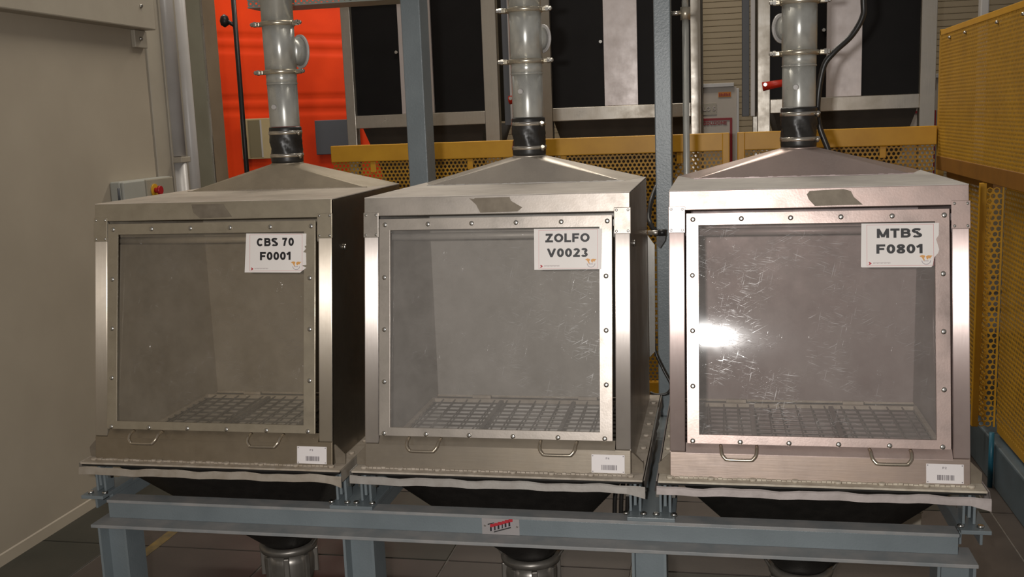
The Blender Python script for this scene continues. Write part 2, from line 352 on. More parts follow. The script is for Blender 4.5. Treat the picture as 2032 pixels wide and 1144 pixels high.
def pane_mat(name, tint, haze, hc=(.62,.575,.53)):
    m, nt, b = nodes(name); nt.nodes.remove(b); L = nt.links
    tr = nt.nodes.new('ShaderNodeBsdfTransparent'); tr.inputs[0].default_value = (*tint, 1)
    df = nt.nodes.new('ShaderNodeBsdfDiffuse'); df.inputs[0].default_value = (*hc, 1)
    gl = nt.nodes.new('ShaderNodeBsdfGlossy'); gl.inputs[1].default_value = .095; gl.inputs['Anisotropy'].default_value = -.4
    cx = nt.nodes.new('ShaderNodeCombineXYZ'); cx.inputs[0].default_value = 1; cx.inputs[1].default_value = -.12; vt = nt.nodes.new('ShaderNodeVectorTransform')
    vt.vector_type = 'VECTOR'; vt.convert_from = 'OBJECT'; vt.convert_to = 'WORLD'; L.new(cx.outputs[0], vt.inputs[0]); L.new(vt.outputs[0], gl.inputs['Tangent'])
    hz = noise(nt, 5, 6, rough=.7); fh = ramp(nt, hz.outputs[0], [(.3, haze*.7), (.75, haze*1.4)])
    mx = nt.nodes.new('ShaderNodeMixShader'); L.new(fh.outputs[0], mx.inputs[0]); L.new(tr.outputs[0], mx.inputs[1]); L.new(df.outputs[0], mx.inputs[2])
    # scratches: long thin streaks in three directions
    acc = None
    for rz, sc, th in ((.5, (5, 130, 1), .645), (-.40, (5, 150, 1), .64), (1.35, (4, 120, 1), .65), (-.10, (7, 160, 1), .63)):
        n = noise(nt, 3.0, 3, sc); n.inputs['Distortion'].default_value = .25
        mp = n.inputs['Vector'].links[0].from_node; mp.inputs['Rotation'].default_value = (0, 0, rz)
        mp.vector_type = 'TEXTURE'; mp.inputs['Scale'].default_value = tuple(1/x for x in sc)
        r = ramp(nt, n.outputs[0], [(th, 0.0), (th+.05, 1.0)])
        if acc is None: acc = r.outputs[0]
        else:
            a = nt.nodes.new('ShaderNodeMath'); a.operation = 'MAXIMUM'; L.new(acc, a.inputs[0]); L.new(r.outputs[0], a.inputs[1]); acc = a.outputs[0]
    patch = noise(nt, 7, 3); pr = ramp(nt, patch.outputs[0], [(.46, 0.0), (.60, 1.0)])
    a = nt.nodes.new('ShaderNodeMath'); a.operation = 'MULTIPLY'; L.new(acc, a.inputs[0]); L.new(pr.outputs[0], a.inputs[1]); scr = a.outputs[0]
    wav = noise(nt, 9, 2)
    sm = nt.nodes.new('ShaderNodeMath'); sm.operation = 'MULTIPLY_ADD'; sm.inputs[1].default_value = .28; L.new(wav.outputs[0], sm.inputs[0]); L.new(scr, sm.inputs[2])
    bp = nt.nodes.new('ShaderNodeBump'); bp.inputs['Strength'].default_value = .5; bp.inputs['Distance'].default_value = .0022
    L.new(sm.outputs[0], bp.inputs['Height']); L.new(bp.outputs[0], gl.inputs['Normal'])
    fg = ramp(nt, scr, [(0.0, .012), (1.0, .22)])
    m2 = nt.nodes.new('ShaderNodeMixShader'); L.new(fg.outputs[0], m2.inputs[0]); L.new(mx.outputs[0], m2.inputs[1]); L.new(gl.outputs[0], m2.inputs[2])
    g2 = nt.nodes.new('ShaderNodeBsdfGlossy'); g2.inputs[1].default_value = .30
    f2 = ramp(nt, scr, [(0.0, 0.0), (1.0, .11)]); m3 = nt.nodes.new('ShaderNodeMixShader')
    L.new(f2.outputs[0], m3.inputs[0]); L.new(m2.outputs[0], m3.inputs[1]); L.new(g2.outputs[0], m3.inputs[2])
    L.new(m3.outputs[0], nt.nodes['Material Output'].inputs[0])
    return m
PANE = [pane_mat('scratched_pane_brown', (.90,.86,.79), .15, (.60,.53,.43)), pane_mat('scratched_pane_grey', (.92,.90,.88), .20), pane_mat('scratched_pane_rosy', (.92,.88,.86), .19)]

# ------------------------------------------------------------------ setting: floor, walls
fl = struct(part('floor', MB().box(-4, 7, -5, 9, -.06, -.004), joint, None))
tile_me = {k: MB().box(-.371, .371, -.371, .371, -.02, 0).mesh('floor_tile', m, .002, 1) for k, m in (('a', floor_m), ('b', floor_d))}
for ix in range(-3, 6):
    for iy in range(-3, 6):
        x = .16+.75*ix+.375; y = .80+.75*iy+.375
        if x < -.95: continue
        link('floor_tile', tile_me['b' if x < -.3 or (ix+iy*2) % 5 == 0 else 'a'], fl, (x, y, 0), (0, 0, random.choice((0, PI/2, PI))))
edge_me = MB().box(-.967, -.594, -.371, .371, -.02, 0).mesh('floor_tile', floor_d, .002, 1)
for iy in range(-5, 4): link('floor_tile', edge_me, fl, (0, .80+.75*iy+.375, 0))
part('floor_line', MB().box(-.425, -.375, -2.5, 3.0, .0002, .0015), lineyel, fl, label='worn yellow floor line')
wl = struct(part('wall_left', MB().box(-1.15, -.97, -5, 2.9, 0, 4.2), cream, None))
part('wall_panel', MB().box(-.975, -.955, -4.9, 2.045, .0, 2.40), cream, wl, .004)
part('panel_edge', MB().box(-.975, -.950, 2.06, 2.20, .10, 3.6), cream2, wl, .004)
t = struct(part('trim_1', MB().box(-.968, -.87, -5, 2.03, 2.29, 2.75), cream2, None, .006))
part('bracket', MB().box(-.9545, -.93, 1.92, 2.035, 2.20, 2.289), cream2, t, .004)
part('screw', MB().cyl((-.93, 1.97, 2.245), (-.92, 1.97, 2.245), .012, .008, 12), bolt_m, t)
part('screw', MB().cyl((-.871, 1.90, 2.40), (-.862, 1.90, 2.40), .012, .008, 12), bolt_m, t)
t = struct(part('baseboard_left', MB().prism([(0,0),(.010,0),(.005,.045),(0,.050)], -5, 2.2, lambda a, b, z: (-.954+a, z, b)), cream, None))
# door track profiles and column at the wall's far end
t = struct(part('door_1', MB().box(-.97, -.945, 2.21, 2.48, .02, 3.6), cream2, None, .003))
for y0, z0, z1 in ((2.265, .02, 1.60), (2.265, 1.63, 3.6), (2.415, .02, 3.6)):
    part('guide_profile', MB().cyl((-.94, y0, z0), (-.94, y0, z1), .042 if y0 < 2.3 else .036, n=20), pale, t)
part('profile_cap', MB().box(-.96, -.895, 2.215, 2.315, 1.595, 1.625), cream2, t, .003)
t = struct(part('trim_2', MB().box(-1.0, -.955, 2.49, 2.70, 0, 3.8), olive, None, .003))
part('edge_strip', MB().box(-.957, -.948, 2.690, 2.702, 0, 3.8), bright, t)
part('column_face', MB().box(-1.0, -.957, 2.703, 2.88, 0, 3.8), brownwall, t, .003)
# back wall of horizontal sandwich panels
wb = struct(part('wall_back', MB().box(-6, 9, 8.0, 8.2, 0, 6), beige_ribs, None))
rib_me = MB().box(-6, 9, -.002, 0, .002, .058).mesh('panel_rib', beige_ribs, .004, 1)
for k in range(46): link('panel_rib', rib_me, wb, (0, 8.0, 1.0+.06*k))
struct(part('wall_far_left', MB().box(-3.3, -3.15, 2.5, 8.0, 0, 6), beige_ribs, None))
o = part('white_pillar', MB().box(4.27, 4.34, 6.95, 7.05, 0, 4.5), pale, None, .01); tag(o, 'narrow white steel pillar far behind the yellow guard panels', 'pillar')

# ------------------------------------------------------------------ cabinets
W, H, d, D, BZ = .82, .8213, .142, .72, .72
YB = -.1245
Ls = math.hypot(H, d); TILT = math.atan2(H, d); FP = (0, YB, 0); FR = (TILT, 0, 0)
X0 = (0, .9272, 1.8608)
SCREW = MB().lathe([(.0075,0),(.0075,.0015),(.006,.0035),(.0025,.0042)], n=12).mesh('screw', bolt_m)
SMALL = MB().lathe([(.0042,0),(.0042,.001),(.002,.0022)], n=10).mesh('rivet', bolt_m)
HEX = MB().lathe([(.010,0),(.010,.006),(.008,.0075)], n=6).mesh('bolt', bolt_m)
DUSTBOLT = [MB().lathe([(.010,0),(.010,.006),(.008,.0075)], n=6).mesh('bolt', FLANGE[i]) for i in range(3)]
def square_round(base, c, r, z0, z1, n=32):
    """rings from a 4-corner base (ccw from +x,+y) to a circle"""
    def on_base(k):
        t = (k/n*4) % 4; e = int(t); f = t-e; a = base[e]; b = base[(e+1) % 4]
        return (a[0]+(b[0]-a[0])*f, a[1]+(b[1]-a[1])*f, z0)
    A = [on_base(k) for k in range(n)]
    Bc = [(c[0]+r*math.cos(PI/4+2*PI*k/n), c[1]+r*math.sin(PI/4+2*PI*k/n), z1) for k in range(n)]
    return A, Bc
KIND = ('dull brownish', 'grey', 'shiny reflection-tinted')
WHERE = ('nearest the cream wall, leftmost of the row', 'in the middle of the row', 'beside the yellow guard, rightmost of the row')
LAB1 = ('CBS 70', 'ZOLFO', 'MTBS'); LAB2 = ('F0001', 'V0023', 'F0801')
def cabinet(i):
    ms, mi, md, mf = STEEL[i], INNER[i], DUSTY[i], FLANGE[i]
    c = thing('dumping_cabinet', f'{KIND[i]} stainless dumping cabinet with hinged window, {WHERE[i]}', 'cabinet', (X0[i], 0, BZ), 'stainless dumping cabinets in a row')
    F = dict(loc=FP, rot=FR)
    # front: fascia, stiles, apron
    part('fascia', MB().box(0, W, .777, Ls, -.012, 0), ms, c, .002, **F)
    part('stile', MB().box(0, .044, .076, .7765, -.012, 0), STILE[i], c, .0025, **F)
    part('stile', MB().box(.776, W, .076, .7765, -.012, 0), STILE[i], c, .0025, **F)
    part('apron', MB().box(0, W, 0, .0755, -.012, -.0005), APRON[i], c, .002, **F)
    part('apron_lip', MB().prism([(.072,-.002),(.099,-.012),(.101,-.012),(.101,-.010),(.0735,.004),(.0715,.004)], .046, .774, lambda a, b, z: (z, a, b)), APRON[i] if i < 2 else ms, c, **F)
    # sides, back, roof
    side = [(YB+.004, .002), (YB+d+.003, H-.004), (D, H-.004), (D, .002)]
    for x0, x1, tn in ((0, .004, 0), (W-.004, W, 1)):
        part('side_panel', MB().prism(side, x0, x1, lambda a, b, z: (z, a, b)), SIDE[i], c)
        xi = x1+.0005 if tn == 0 else x0-.0025
        part('side_lining', MB().prism([(YB+.022, .004), (YB+d+.018, H-.008), (D-.006, H-.008), (D-.006, .004)], xi, xi+.002, lambda a, b, z: (z, a, b)), mi, c)
    part('back_panel', MB().box(.006, W-.006, D-.005, D, .002, H-.006), mi, c)
    part('roof', MB().box(.0, W, YB+d+.001, D, H-.003, H+.001), md, c, .001)
    link('bolt', HEX, c, (W, .10, .66), (0, PI/2, 0))
    for sx in (.10, W-.10): part('ceiling_seam', MB().box(.02, W-.02, .10+sx*.1, .115+sx*.1, H-.02, H-.0035), mi, c)
    # square-to-round hood with the outlet close to the back
    base = [(W-.004, D-.005), (.004, D-.005), (.065, .52), (W-.065, .52)]
    hd = MB(); nq = 8; zc = H+.090; C4 = [(x, y, H+.0012) for x, y in base]
    ci = [(W/2+.063*math.cos(PI/2*k/nq), .642+.063*math.sin(PI/2*k/nq), zc) for k in range(4*nq)]
    vs = C4+ci
    for e in range(4):
        hd_f = [(e, 4+(e*nq+k) % (4*nq), 4+(e*nq+k+1) % (4*nq)) for k in range(nq)]
        hd.add([vs[i_] for f_ in hd_f for i_ in f_], [(3*j, 3*j+1, 3*j+2) for j in range(nq)], False)
        hd.add([C4[e], ci[((e+1)*nq) % (4*nq)], C4[(e+1) % 4]], [(0, 1, 2)])
    hd.lathe([(.063, zc), (.058, zc+.004)], (W/2, .642, 0), 32)
    part('hood', hd, HOOD[i], c)
    wl_ = MB(); rng = random.Random(i)
    for k in range(46):
        x = .068+(W-.136)*k/45; wl_.box(x-.008, x+.009, .516-rng.random()*.002, .522, H+.001, H+.0028+rng.random()*.002)
    part('weld_seam', wl_, mi, c)
    # door
    door = part('door', MB().add([(u, v, n) for n in (-.004, .004) for u, v in ((.050,.103),(.768,.103),(.768,.768),(.050,.768),(.085,.129),(.730,.129),(.730,.733),(.085,.733))],
        [(0,4,5,1),(1,5,6,2),(2,6,7,3),(3,7,4,0),(8,9,13,12),(9,10,14,13),(10,11,15,14),(11,8,12,15),(0,1,9,8),(1,2,10,9),(2,3,11,10),(3,0,8,11),(4,12,13,5),(5,13,14,6),(6,14,15,7),(7,15,12,4)]), ms, c, .0008, loc=(FP[0], FP[1]-.010, FP[2]+.001), rot=(TILT-.012, 0, 0))
    pm = MB(); nu, nv = 14, 14; vs = []; fs = []
    for a in range(nu+1):
        for b in range(nv+1):
            s_, t_ = a/nu, b/nv; bow = .004*(math.sin(s_*PI)*math.sin(t_*PI)); vs.append((.080+.655*s_, .124+.614*t_, -.003-.020*t_+bow*.5*(.6 if i == 1 else 1)))
    for a in range(nu):
        for b in range(nv): fs.append((a*(nv+1)+b, (a+1)*(nv+1)+b, (a+1)*(nv+1)+b+1, a*(nv+1)+b+1))
    pm.add(vs, fs, True)
    pane = part('window_pane', pm, PANE[i], door, label='scratched clear plastic pane')
    sp = [(u, .750) for u in (.069,.206,.343,.480,.617,.754)]+[(u, .110) for u in (.066,.20,.335,.47,.606,.745)]+[(u, v) for u in (.067,.750) for v in (.588,.428,.268)]
    for u, v in sp: link('screw', SCREW, door, (u, v, .004), (0, 0, random.random()*3))
    for u0, u1, dz in ((.145,.246, .0), (.553,.662, .0)):
        rr = .018; o_ = .036 if i < 2 else .030; v1 = .098; v0 = v1-.032
        P = [(u0,v1,-.002),(u0+.001,v1-.006,o_*.6),(u0+.003,v0+.012,o_),(u0+.012,v0,o_+.004),(u0+.022,v0-.003,o_+.005),(u1-.022,v0-.003,o_+.005),(u1-.012,v0,o_+.004),(u1-.003,v0+.012,o_),(u1-.001,v1-.006,o_*.6),(u1,v1,-.002)]
        part('handle', MB().tube(smooth_path(P, 4), .0048, 10), handle_m, door)
    # corner plates with rivets
    for u0, u1, v0, v1 in ((-.0015,.047,.711,.788), (.773,W+.003,.711,.789)):
        pl = part('corner_plate', MB().box(u0, u1, v0, v1, .0005, .004), ms, c, .0015, **F)
        for u in (u0+.008, u1-.008):
            for v in (v0+.008, v1-.008): link('rivet', SMALL, pl, (u, v, .004))
    # torn glue patch on the fascia
    px = (.345, .334, .388)[i]; pw = .125
    if i == 0: poly = [(px,.826),(px+.11,.826),(px+.118,.812),(px+.14,.784),(px+.03,.780),(px+.006,.800)]
    elif i == 1: poly = [(px,.826),(px+.015,.823),(px+.018,.826),(px+.125,.827),(px+.130,.815),(px+.164,.795),(px+.150,.783),(px+.035,.781),(px+.022,.806)]
    else: poly = [(px,.815),(px+.008,.825),(px+.10,.828),(px+.120,.822),(px+.128,.805),(px+.152,.783),(px+.022,.782),(px+.006,.800)]
    part('glue_patch', MB().prism(poly, .0003, .0012), patchm, c, label='dark torn glue patch', **F)
    # inner cross bar
    part('inner_bar', MB().cyl((.006, .10, .690), (W-.006, .10, .690), .012, n=14), mi, c)
    part('inner_bar', MB().box(.006, W-.006, .085, .10, .715, .735), mi, c)
    # bottom flange, gasket, skirt strips
    fx0, fx1, fy0, fy1 = -.033, W+.036, -.158, D+.05
    ring = [(fx0,fy0),(fx1,fy0),(fx1,fy1),(fx0,fy1),(.004,YB+.004),(W-.004,YB+.004),(W-.004,D-.004),(.004,D-.004)]
    def frame(z0, z1, ins=0):
        q = [(x+(ins if x < .4 else -ins), y+(ins if y < .3 else -ins)) for x, y in ring[:4]]+ring[4:]
        return MB().add([(x, y, z) for z in (z0, z1) for x, y in q], [(0,4,5,1),(1,5,6,2),(2,6,7,3),(3,7,4,0),(8,9,13,12),(9,10,14,13),(10,11,15,14),(11,8,12,15),(0,1,9,8),(1,2,10,9),(2,3,11,10),(3,0,8,11),(4,12,13,5),(5,13,14,6),(6,14,15,7),(7,15,12,4)])
    fg = part('flange', frame(-.006, 0), mf, c, .001)
    part('gasket', frame(-.0125, -.0063, .003), rubber, c)
    for k in range(8): link('bolt', DUSTBOLT[i], fg, (.0+(W+.0)*k/7, -.133, 0), (0, 0, random.random()))
    for k in range(6):
        for x in (W+.019, -.017): link('bolt', DUSTBOLT[i], fg, (x, .0+.13*k, 0), (0, 0, random.random()))
    weld = MB()
    for k in range(60):
        x = .006+(W-.012)*k/59; weld.box(x-.006, x+.006, YB-.004-rng.random()*.003, YB+.002, .0, .003+rng.random()*.003)
    part('weld_bead', weld, mf, c)
    sk = MB(); nS = 34; vs = []; fs = []
    for k in range(nS+1):
        s_ = k/nS; x = fx0-.004+(fx1-fx0+.012)*s_
        wv = .0022*math.sin(s_*23+i)+.0016*math.sin(s_*51+2*i)
        edge = max(0, (s_-.94)/.06) if i != 0 else max(0, (s_-.96)/.04)
        yo = fy0-.006-.006*edge; zt = -.0155+wv; zb = -.0385+wv*.6+(.0 if edge == 0 else -.012*edge)
        vs += [(x, yo+.004, zt), (x, yo, zt-.004), (x, yo-.002, zb), (x, yo+.001, zb), (x, yo+.0035, zt-.005)]
    for k in range(nS):
        for q in range(5): fs.append((k*5+q, (k+1)*5+q, (k+1)*5+(q+1) % 5, k*5+(q+1) % 5))
    part('skirt_strip', sk.add(vs, fs), SKIRT[i], c, label='wavy bent metal skirt strip')
    for x, sgn in ((fx0-.003, -1), (fx1+.003, 1)):
        sk = MB(); vs = []; fs = []
        for k in range(25):
            y = fy0+.002+(fy1-fy0)*k/24; wv = .003*math.sin(k*1.9+i)+.002*math.sin(k*4.1)
            vs += [(x, y, -.002), (x+sgn*.003, y, -.001), (x+sgn*(.005+wv), y, -.036+wv), (x+sgn*(.003+wv), y, -.036+wv)]
        for k in range(24):
            for q in range(4): fs.append((k*4+q, (k+1)*4+q, (k+1)*4+(q+1) % 4, k*4+(q+1) % 4))
        part('skirt_strip', sk.add(vs, fs), SKIRT[i], c)
    for x, sg in ((W+.0005, 1), (-.0005, -1)):
        part('gusset', MB().prism([(0,.001),(.034,.001),(.034,.032),(.004,.062),(0,.062)], -.098, -.094, lambda a, b, z: (x+sg*a, z, b)), patchm, c)
    # black discharge hopper with a bright inside
    base = [(W-.012, D-.01), (.012, D-.01), (.012, -.088), (W-.012, -.088)]
    A, Bc = square_round(base, (W/2, .40), .085, -.013, -.485)
    part('hopper', MB().rings([A, Bc], cap0=False, cap1=False), black, c)
    base = [(W-.018, D-.016), (.018, D-.016), (.018, -.082), (W-.018, -.082)]
    A, Bc = square_round(base, (W/2, .40), .080, -.012, -.478)
    part('hopper_lining', MB().rings([A, Bc], cap0=False, cap1=True), LINING[i], c)
    for x in (W+.008, -.017):
        part('hanger', MB().box(x-.004, x+.004, -.085, -.035, -.105, -.0127), blue, c)
        part('hanger', MB().box(x-.004, x+.004, D-.10, D-.05, -.105, -.0127), blue, c)
    return c
CABS = [cabinet(i) for i in range(3)]

# wire gratings in the cabinets
BARX = MB().cyl((.02, 0, 0), (.80, 0, 0), .0032, n=6).mesh('long_bar', wire_m)
BARY = MB().cyl((0, -.055, 0), (0, .60, 0), .0028, n=6).mesh('cross_bar', wire_m)
for i in range(3):
    g = thing('wire_grating', f'flat wire grating lying at the bottom of the {("leftmost", "middle", "rightmost")[i]} cabinet', 'grating', (X0[i], 0, BZ+.012), 'wire gratings in the cabinets')
    mt = wire_rose if i == 2 else wire_m
    if i == 2: BARX = BARX.copy(); BARX.materials[0] = mt; BARY = BARY.copy(); BARY.materials[0] = mt
    part('frame_bar', MB().box(.012, .808, .598, .612, -.006, .008), FLANGE[i], g, .002)
    part('frame_bar', MB().box(.012, .808, -.066, -.056, -.006, .008), FLANGE[i], g, .002)
    for x in (.012, .794): part('frame_bar', MB().box(x, x+.014, -.056, .598, -.006, .008), FLANGE[i], g, .002)
    for x in ((.28, .55) if i < 2 else (.25, .52)): part('divider', MB().box(x-.006, x+.010, -.056, .598, -.005, .006), mt, g, .002)
    for k in range(14): link('long_bar', BARX, g, (0, -.03+.046*k, .0), (0, 0, (random.random()-.5)*.008))
    for k in range(15): link('cross_bar', BARY, g, (.055+.05*k, 0, .004), (0, 0, (random.random()-.5)*.02))
    for x in (.20, .60): part('hinge_pin', MB().box(x-.035, x+.035, .62, .632, .004, .016), FLANGE[i], g, .002)

# ------------------------------------------------------------------ product cards and code plates
for i in range(3):
    loc = Vector((X0[i], 0, BZ))+Vector(FP)
    u0, u1, v0, v1 = .536, .739, .607, .730; n0 = .0045
    s_ = thing('label_card', f'white product card reading {LAB1[i]} {LAB2[i]} stuck on the {("leftmost", "middle", "rightmost")[i]} cabinet window', 'label', tuple(loc), 'product cards on the windows', (TILT-.012, 0, 0))
    s_.location = (loc.x, loc.y-.010, loc.z+.001)
    if i == 1: poly = [(u0,v0+.001),(u0-.001,v1),(u1,v1-.002),(u1-.003,v0+.001)]
    elif i == 0: poly = [(u0-.004,v0),(u0+.001,v1),(u1,v1-.003),(u1-.001,v0+.09),(u1,v0+.083),(u1-.006,v0+.080),(u1-.001,v0+.073),(u1-.010,v0+.062),(u1-.001,v0+.060),(u1,v0+.022),(u1-.013,v0+.020),(u1,v0+.013),(u1-.017,v0+.001),(u1-.02,v0-.002)]
    else: poly = [(u0-.003,v0+.002),(u0-.001,v1),(u1+.001,v1-.001),(u1+.000,v1-.035),(u1-.007,v1-.046),(u1-.003,v1-.060),(u1+.001,v1-.075),(u1-.002,v1-.085),(u1-.011,v1-.095),(u1-.014,v1-.105),(u1-.016,v0+.004),(u1-.020,v0-.001),(u0-.001,v0)]
    part('card', MB().prism(poly, n0, n0+.0015), white, s_)
    b0, b1, c0, c1 = u0+.013, u1-.013, v0+.004, v1-.004; q = n0+.0017
    br = MB()
    for a in ((b0,b1,c0,c0+.0009),(b0,b1,c1-.0009,c1),(b0,b0+.0009,c0,c1),(b1-.0009,b1,c0,c1)): br.box(a[0],a[1],a[2],a[3],n0+.001,q)
    part('border_line', br, redink, s_)
    lw = (.125, .133, .119)[i]; l2 = (.103, .122, .122)[i]
    cx = (u0+u1)/2-.002 if i != 1 else (u0+u1)/2-.002
    part('lettering', text_mb(LAB1[i], cx, v1-.028, lw, .026, n0+.001, q), ink, s_, label=f'bold black letters {LAB1[i]}')
    part('lettering', text_mb(LAB2[i], cx, v1-.072, l2, .026, n0+.001, q), ink, s_, label=f'bold black letters {LAB2[i]}')
    gx, gy = u1-.033, v0+.019
    ringm = MB()
    pts = [(gx+.0125*math.cos(t), gy+.0125*math.sin(t)) for t in [PI*1.02+PI*.96*k/14 for k in range(15)]]
    pin = [(gx+.0108*math.cos(t), gy+.0108*math.sin(t)) for t in [PI*1.02+PI*.96*k/14 for k in range(15)]]
    ringm.prism(pts+pin[::-1], n0+.001, q)
    ringm.box(gx-.007, gx+.006, gy-.003, gy-.0012, n0+.001, q)
    part('emblem_ring', ringm, greyring, s_)
    em = MB()
    em.prism([(gx-.018,gy+.011),(gx-.011,gy+.0145),(gx-.004,gy+.013),(gx-.003,gy+.009),(gx-.006,gy+.006),(gx-.004,gy+.001),(gx-.006,gy-.002),(gx-.009,gy+.003),(gx-.012,gy+.008)], n0+.001, q)
    em.prism([(gx-.001,gy+.010),(gx+.005,gy+.0135),(gx+.012,gy+.0125),(gx+.017,gy+.0125),(gx+.013,gy+.009),(gx+.010,gy+.004),(gx+.006,gy+.006),(gx+.004,gy+.001),(gx+.001,gy+.004)], n0+.001, q)
    part('emblem_map', em, orangeink, s_)
    ax, ay = b0+.004, c0+.007
    part('arrow_mark', MB().prism([(ax,ay-.004),(ax+.004,ay-.004),(ax+.009,ay),(ax+.004,ay+.004),(ax,ay+.004),(ax+.003,ay)], n0+.001, q), redmark, s_)
    fine = MB()
    for k in range(14): fine.box(ax+.013+.0033*k, ax+.0155+.0033*k, ay-.001+(k % 3)*.0006, ay+.0028, n0+.001, q)
    part('fine_print', fine, faint, s_)
    # plate with code bars
    u0, u1, v0, v1 = .704, .802, .007, .061; n0 = .0
    s_ = thing('code_plate', f'small white plate with bars and {("P3","P4","P2")[i]} at the lower right of the {("leftmost","middle","rightmost")[i]} cabinet', 'plate', tuple(loc), 'code plates on the cabinet aprons', FR)
    part('plate', MB().box(u0, u1, v0, v1, .0005, .002), whiteplate, s_, .0004)
    part('lettering', text_mb(("P3","P4","P2")[i], (u0+u1)/2-.001, v0+.043, .0105, .006, .0018, .0024, .17, .25), greyink, s_)
    bars = MB(); rng = random.Random(i+3); x = u0+.029
    while x < u0+.073:
        w_ = rng.choice((.0011,.0017,.0026)); bars.box(x, x+w_, v0+.009, v0+.0235, .0018, .0024); x += w_+rng.choice((.0008,.0012,.0018))
    part('bar_code', bars, greyink, s_)
    for u in (u0+.004, u1-.004):
        for v in (v0+.004, v1-.004): part('nail', MB().cyl((u, v, .0015), (u, v, .003), .0016, n=8), greyink, s_)

# ------------------------------------------------------------------ ducts and sleeves
DX = [x+.41 for x in X0]; DY = .645
for i in range(3):
    nm = ('leftmost', 'middle', 'rightmost')[i]
    sl = thing('rubber_sleeve', f'black rubber sleeve with two hose clamps on top of the {nm} cabinet hood', 'sleeve', (DX[i], DY, 1.632), 'rubber sleeves on the hoods')
    n = 40; R = []
    for z, a, r in ((0,0,.058),(.012,0,.060),(.030,0,.060),(.038,.3,.059),(.052,1,.057),(.066,1,.056),(.080,1,.058),(.093,.3,.060),(.100,0,.060),(.118,0,.060),(.130,0,.0605),(.136,0,.058)):
        R.append([((r+a*.0045*math.sin(k*2*PI/n*7+z*90+i))*math.cos(2*PI*k/n), (r+a*.0045*math.sin(k*2*PI/n*7+z*90+i))*math.sin(2*PI*k/n), z) for k in range(n)])
    part('sleeve', MB().rings(R), rubber, sl)
    for z in (.024, .108):
        hc = part('hose_clamp', MB().lathe([(.0605,z),(.0622,z),(.0622,z+.013),(.0605,z+.013)], cap=False, n=40), bright, sl)
        an = (.35, .6, .45)[i]; px, py = .064*math.cos(-an), .064*math.sin(-an)
        part('clamp_screw', MB().cyl((px, py, z-.002), (px+.004, py-.010, z+.010), .007, n=10), bright, hc)
    z0 = 1.632
    du = thing('exhaust_duct', f'galvanised round exhaust pipe rising from the {nm} cabinet', 'duct', (DX[i], DY, z0+.1365), 'galvanised exhaust pipes')
    o0 = z0+.1365; zs = (1.925, 1.920, 1.905)[i]-o0; zc = (1.969, 1.964, 1.948)[i]-o0; zc2 = (2.143, 2.140, 2.115)[i]-o0
    part('lower_pipe', MB().lathe([(.054,0),(.0552,.002),(.0552,zs)], n=40), galv, du)
    part('seam_bead', MB().torus((0,0,zs+.001), .0555, .0026, n=40), galv, du)
    part('middle_pipe', MB().lathe([(.0562,zs+.003),(.0562,zc-.004)], n=40), galv, du)
    part('upper_pipe', MB().lathe([(.058,zc+.002),(.058,zc2-.004)], n=40), galv, du)
    part('top_pipe', MB().lathe([(.0585,zc2+.002),(.0585,zc2+.75)], n=40), galv, du)
    for z in (zc, zc2):
        cl = part('pipe_clamp', MB().lathe([(.057,z-.009),(.063,z-.008),(.066,z-.003),(.066,z+.003),(.063,z+.008),(.057,z+.009)], n=40), clampm, du)
        for sg in (-1, 1):
            part('clamp_ear', MB().box(sg*.074-.010, sg*.074+.010, -.022, .004, z-.008, z+.008), clampm, cl, .003)
            b = MB().cyl((sg*.072, -.018, z), (sg*.100, -.018, z), .0045, n=8)
            b.cyl((sg*.078, -.018, z), (sg*.088, -.018, z), .010, n=6, smooth=False); b.cyl((sg*.090, -.018, z), (sg*.097, -.018, z), .008, n=6, smooth=False)
            part('clamp_bolt', b, bolt_m, cl)
    dr = Vector(((.62, .78, 0), (.74, .67, 0), (-.74, .67, 0))[i]).normalized(); zz = (2.045, 2.043, 2.035)[i]-o0
    cc = Vector((0,0,zz))
    ex = .014 if i == 0 else 0
    st = part('inspection_port', MB().cyl(cc+dr*.03, cc+dr*(.070+ex), .040, .040+ex, n=28), galv, du)
    part('port_cap', MB().cyl(cc+dr*(.069+ex), cc+dr*(.076+ex), (.062,.050,.050)[i], n=32), pale, st)
    part('round_plug', MB().cyl((-.013,-.052,(.073,.091,.066)[i]), (-.015,-.061,(.073,.091,.066)[i]), .010, .008, 16), pale, du)
# red lever handles on the bins behind are built with the bins

# ------------------------------------------------------------------ support frame
fr = thing('support_frame', 'blue-grey welded steel frame with beams and legs carrying the three cabinets', 'frame', (1.34, 0, 0))
def fb(name, x0, x1, y0, y1, z0, z1, m=blue, bev=.0015): return part(name, MB().box(x0-1.34, x1-1.34, y0, y1, z0, z1), m, fr, bev)
TOP = .583
# front channel: web close behind the front edge, wide plate below
fb('top_flange', .028, 2.656, -.130, -.070, TOP-.010, TOP, bluedust)
fb('web', .030, 2.654, -.126, -.118, TOP-.062, TOP-.0102)
fb('bottom_flange', .002, 2.694, -.190, -.070, TOP-.073, TOP-.0622, bluedust)
fb('rear_flange', .028, 2.656, .945, 1.075, TOP-.010, TOP-.0005); fb('rear_web', .028, 2.656, 1.00, 1.01, TOP-.12, TOP-.0102)
for x in (-.024, .8735, 1.804, 2.699):
    hw = .036 if x in (-.024, 2.699) else .066
    fb('cross_beam', x-hw, x+hw, -.069, .944, TOP-.012, TOP-.001)
    for sx in (-1, 1): fb('cross_beam_web', x+sx*(hw-.008)-.004, x+sx*(hw-.008)+.004, -.069, .944, TOP-.055, TOP-.0122)
    fb('pad_plate', x-hw-.004, x+hw+.004, -.130, .05, TOP+.0002, TOP+.012)
feet = [(X0[i]+dx) for i in range(3) for dx in (-.017, W+.008)]
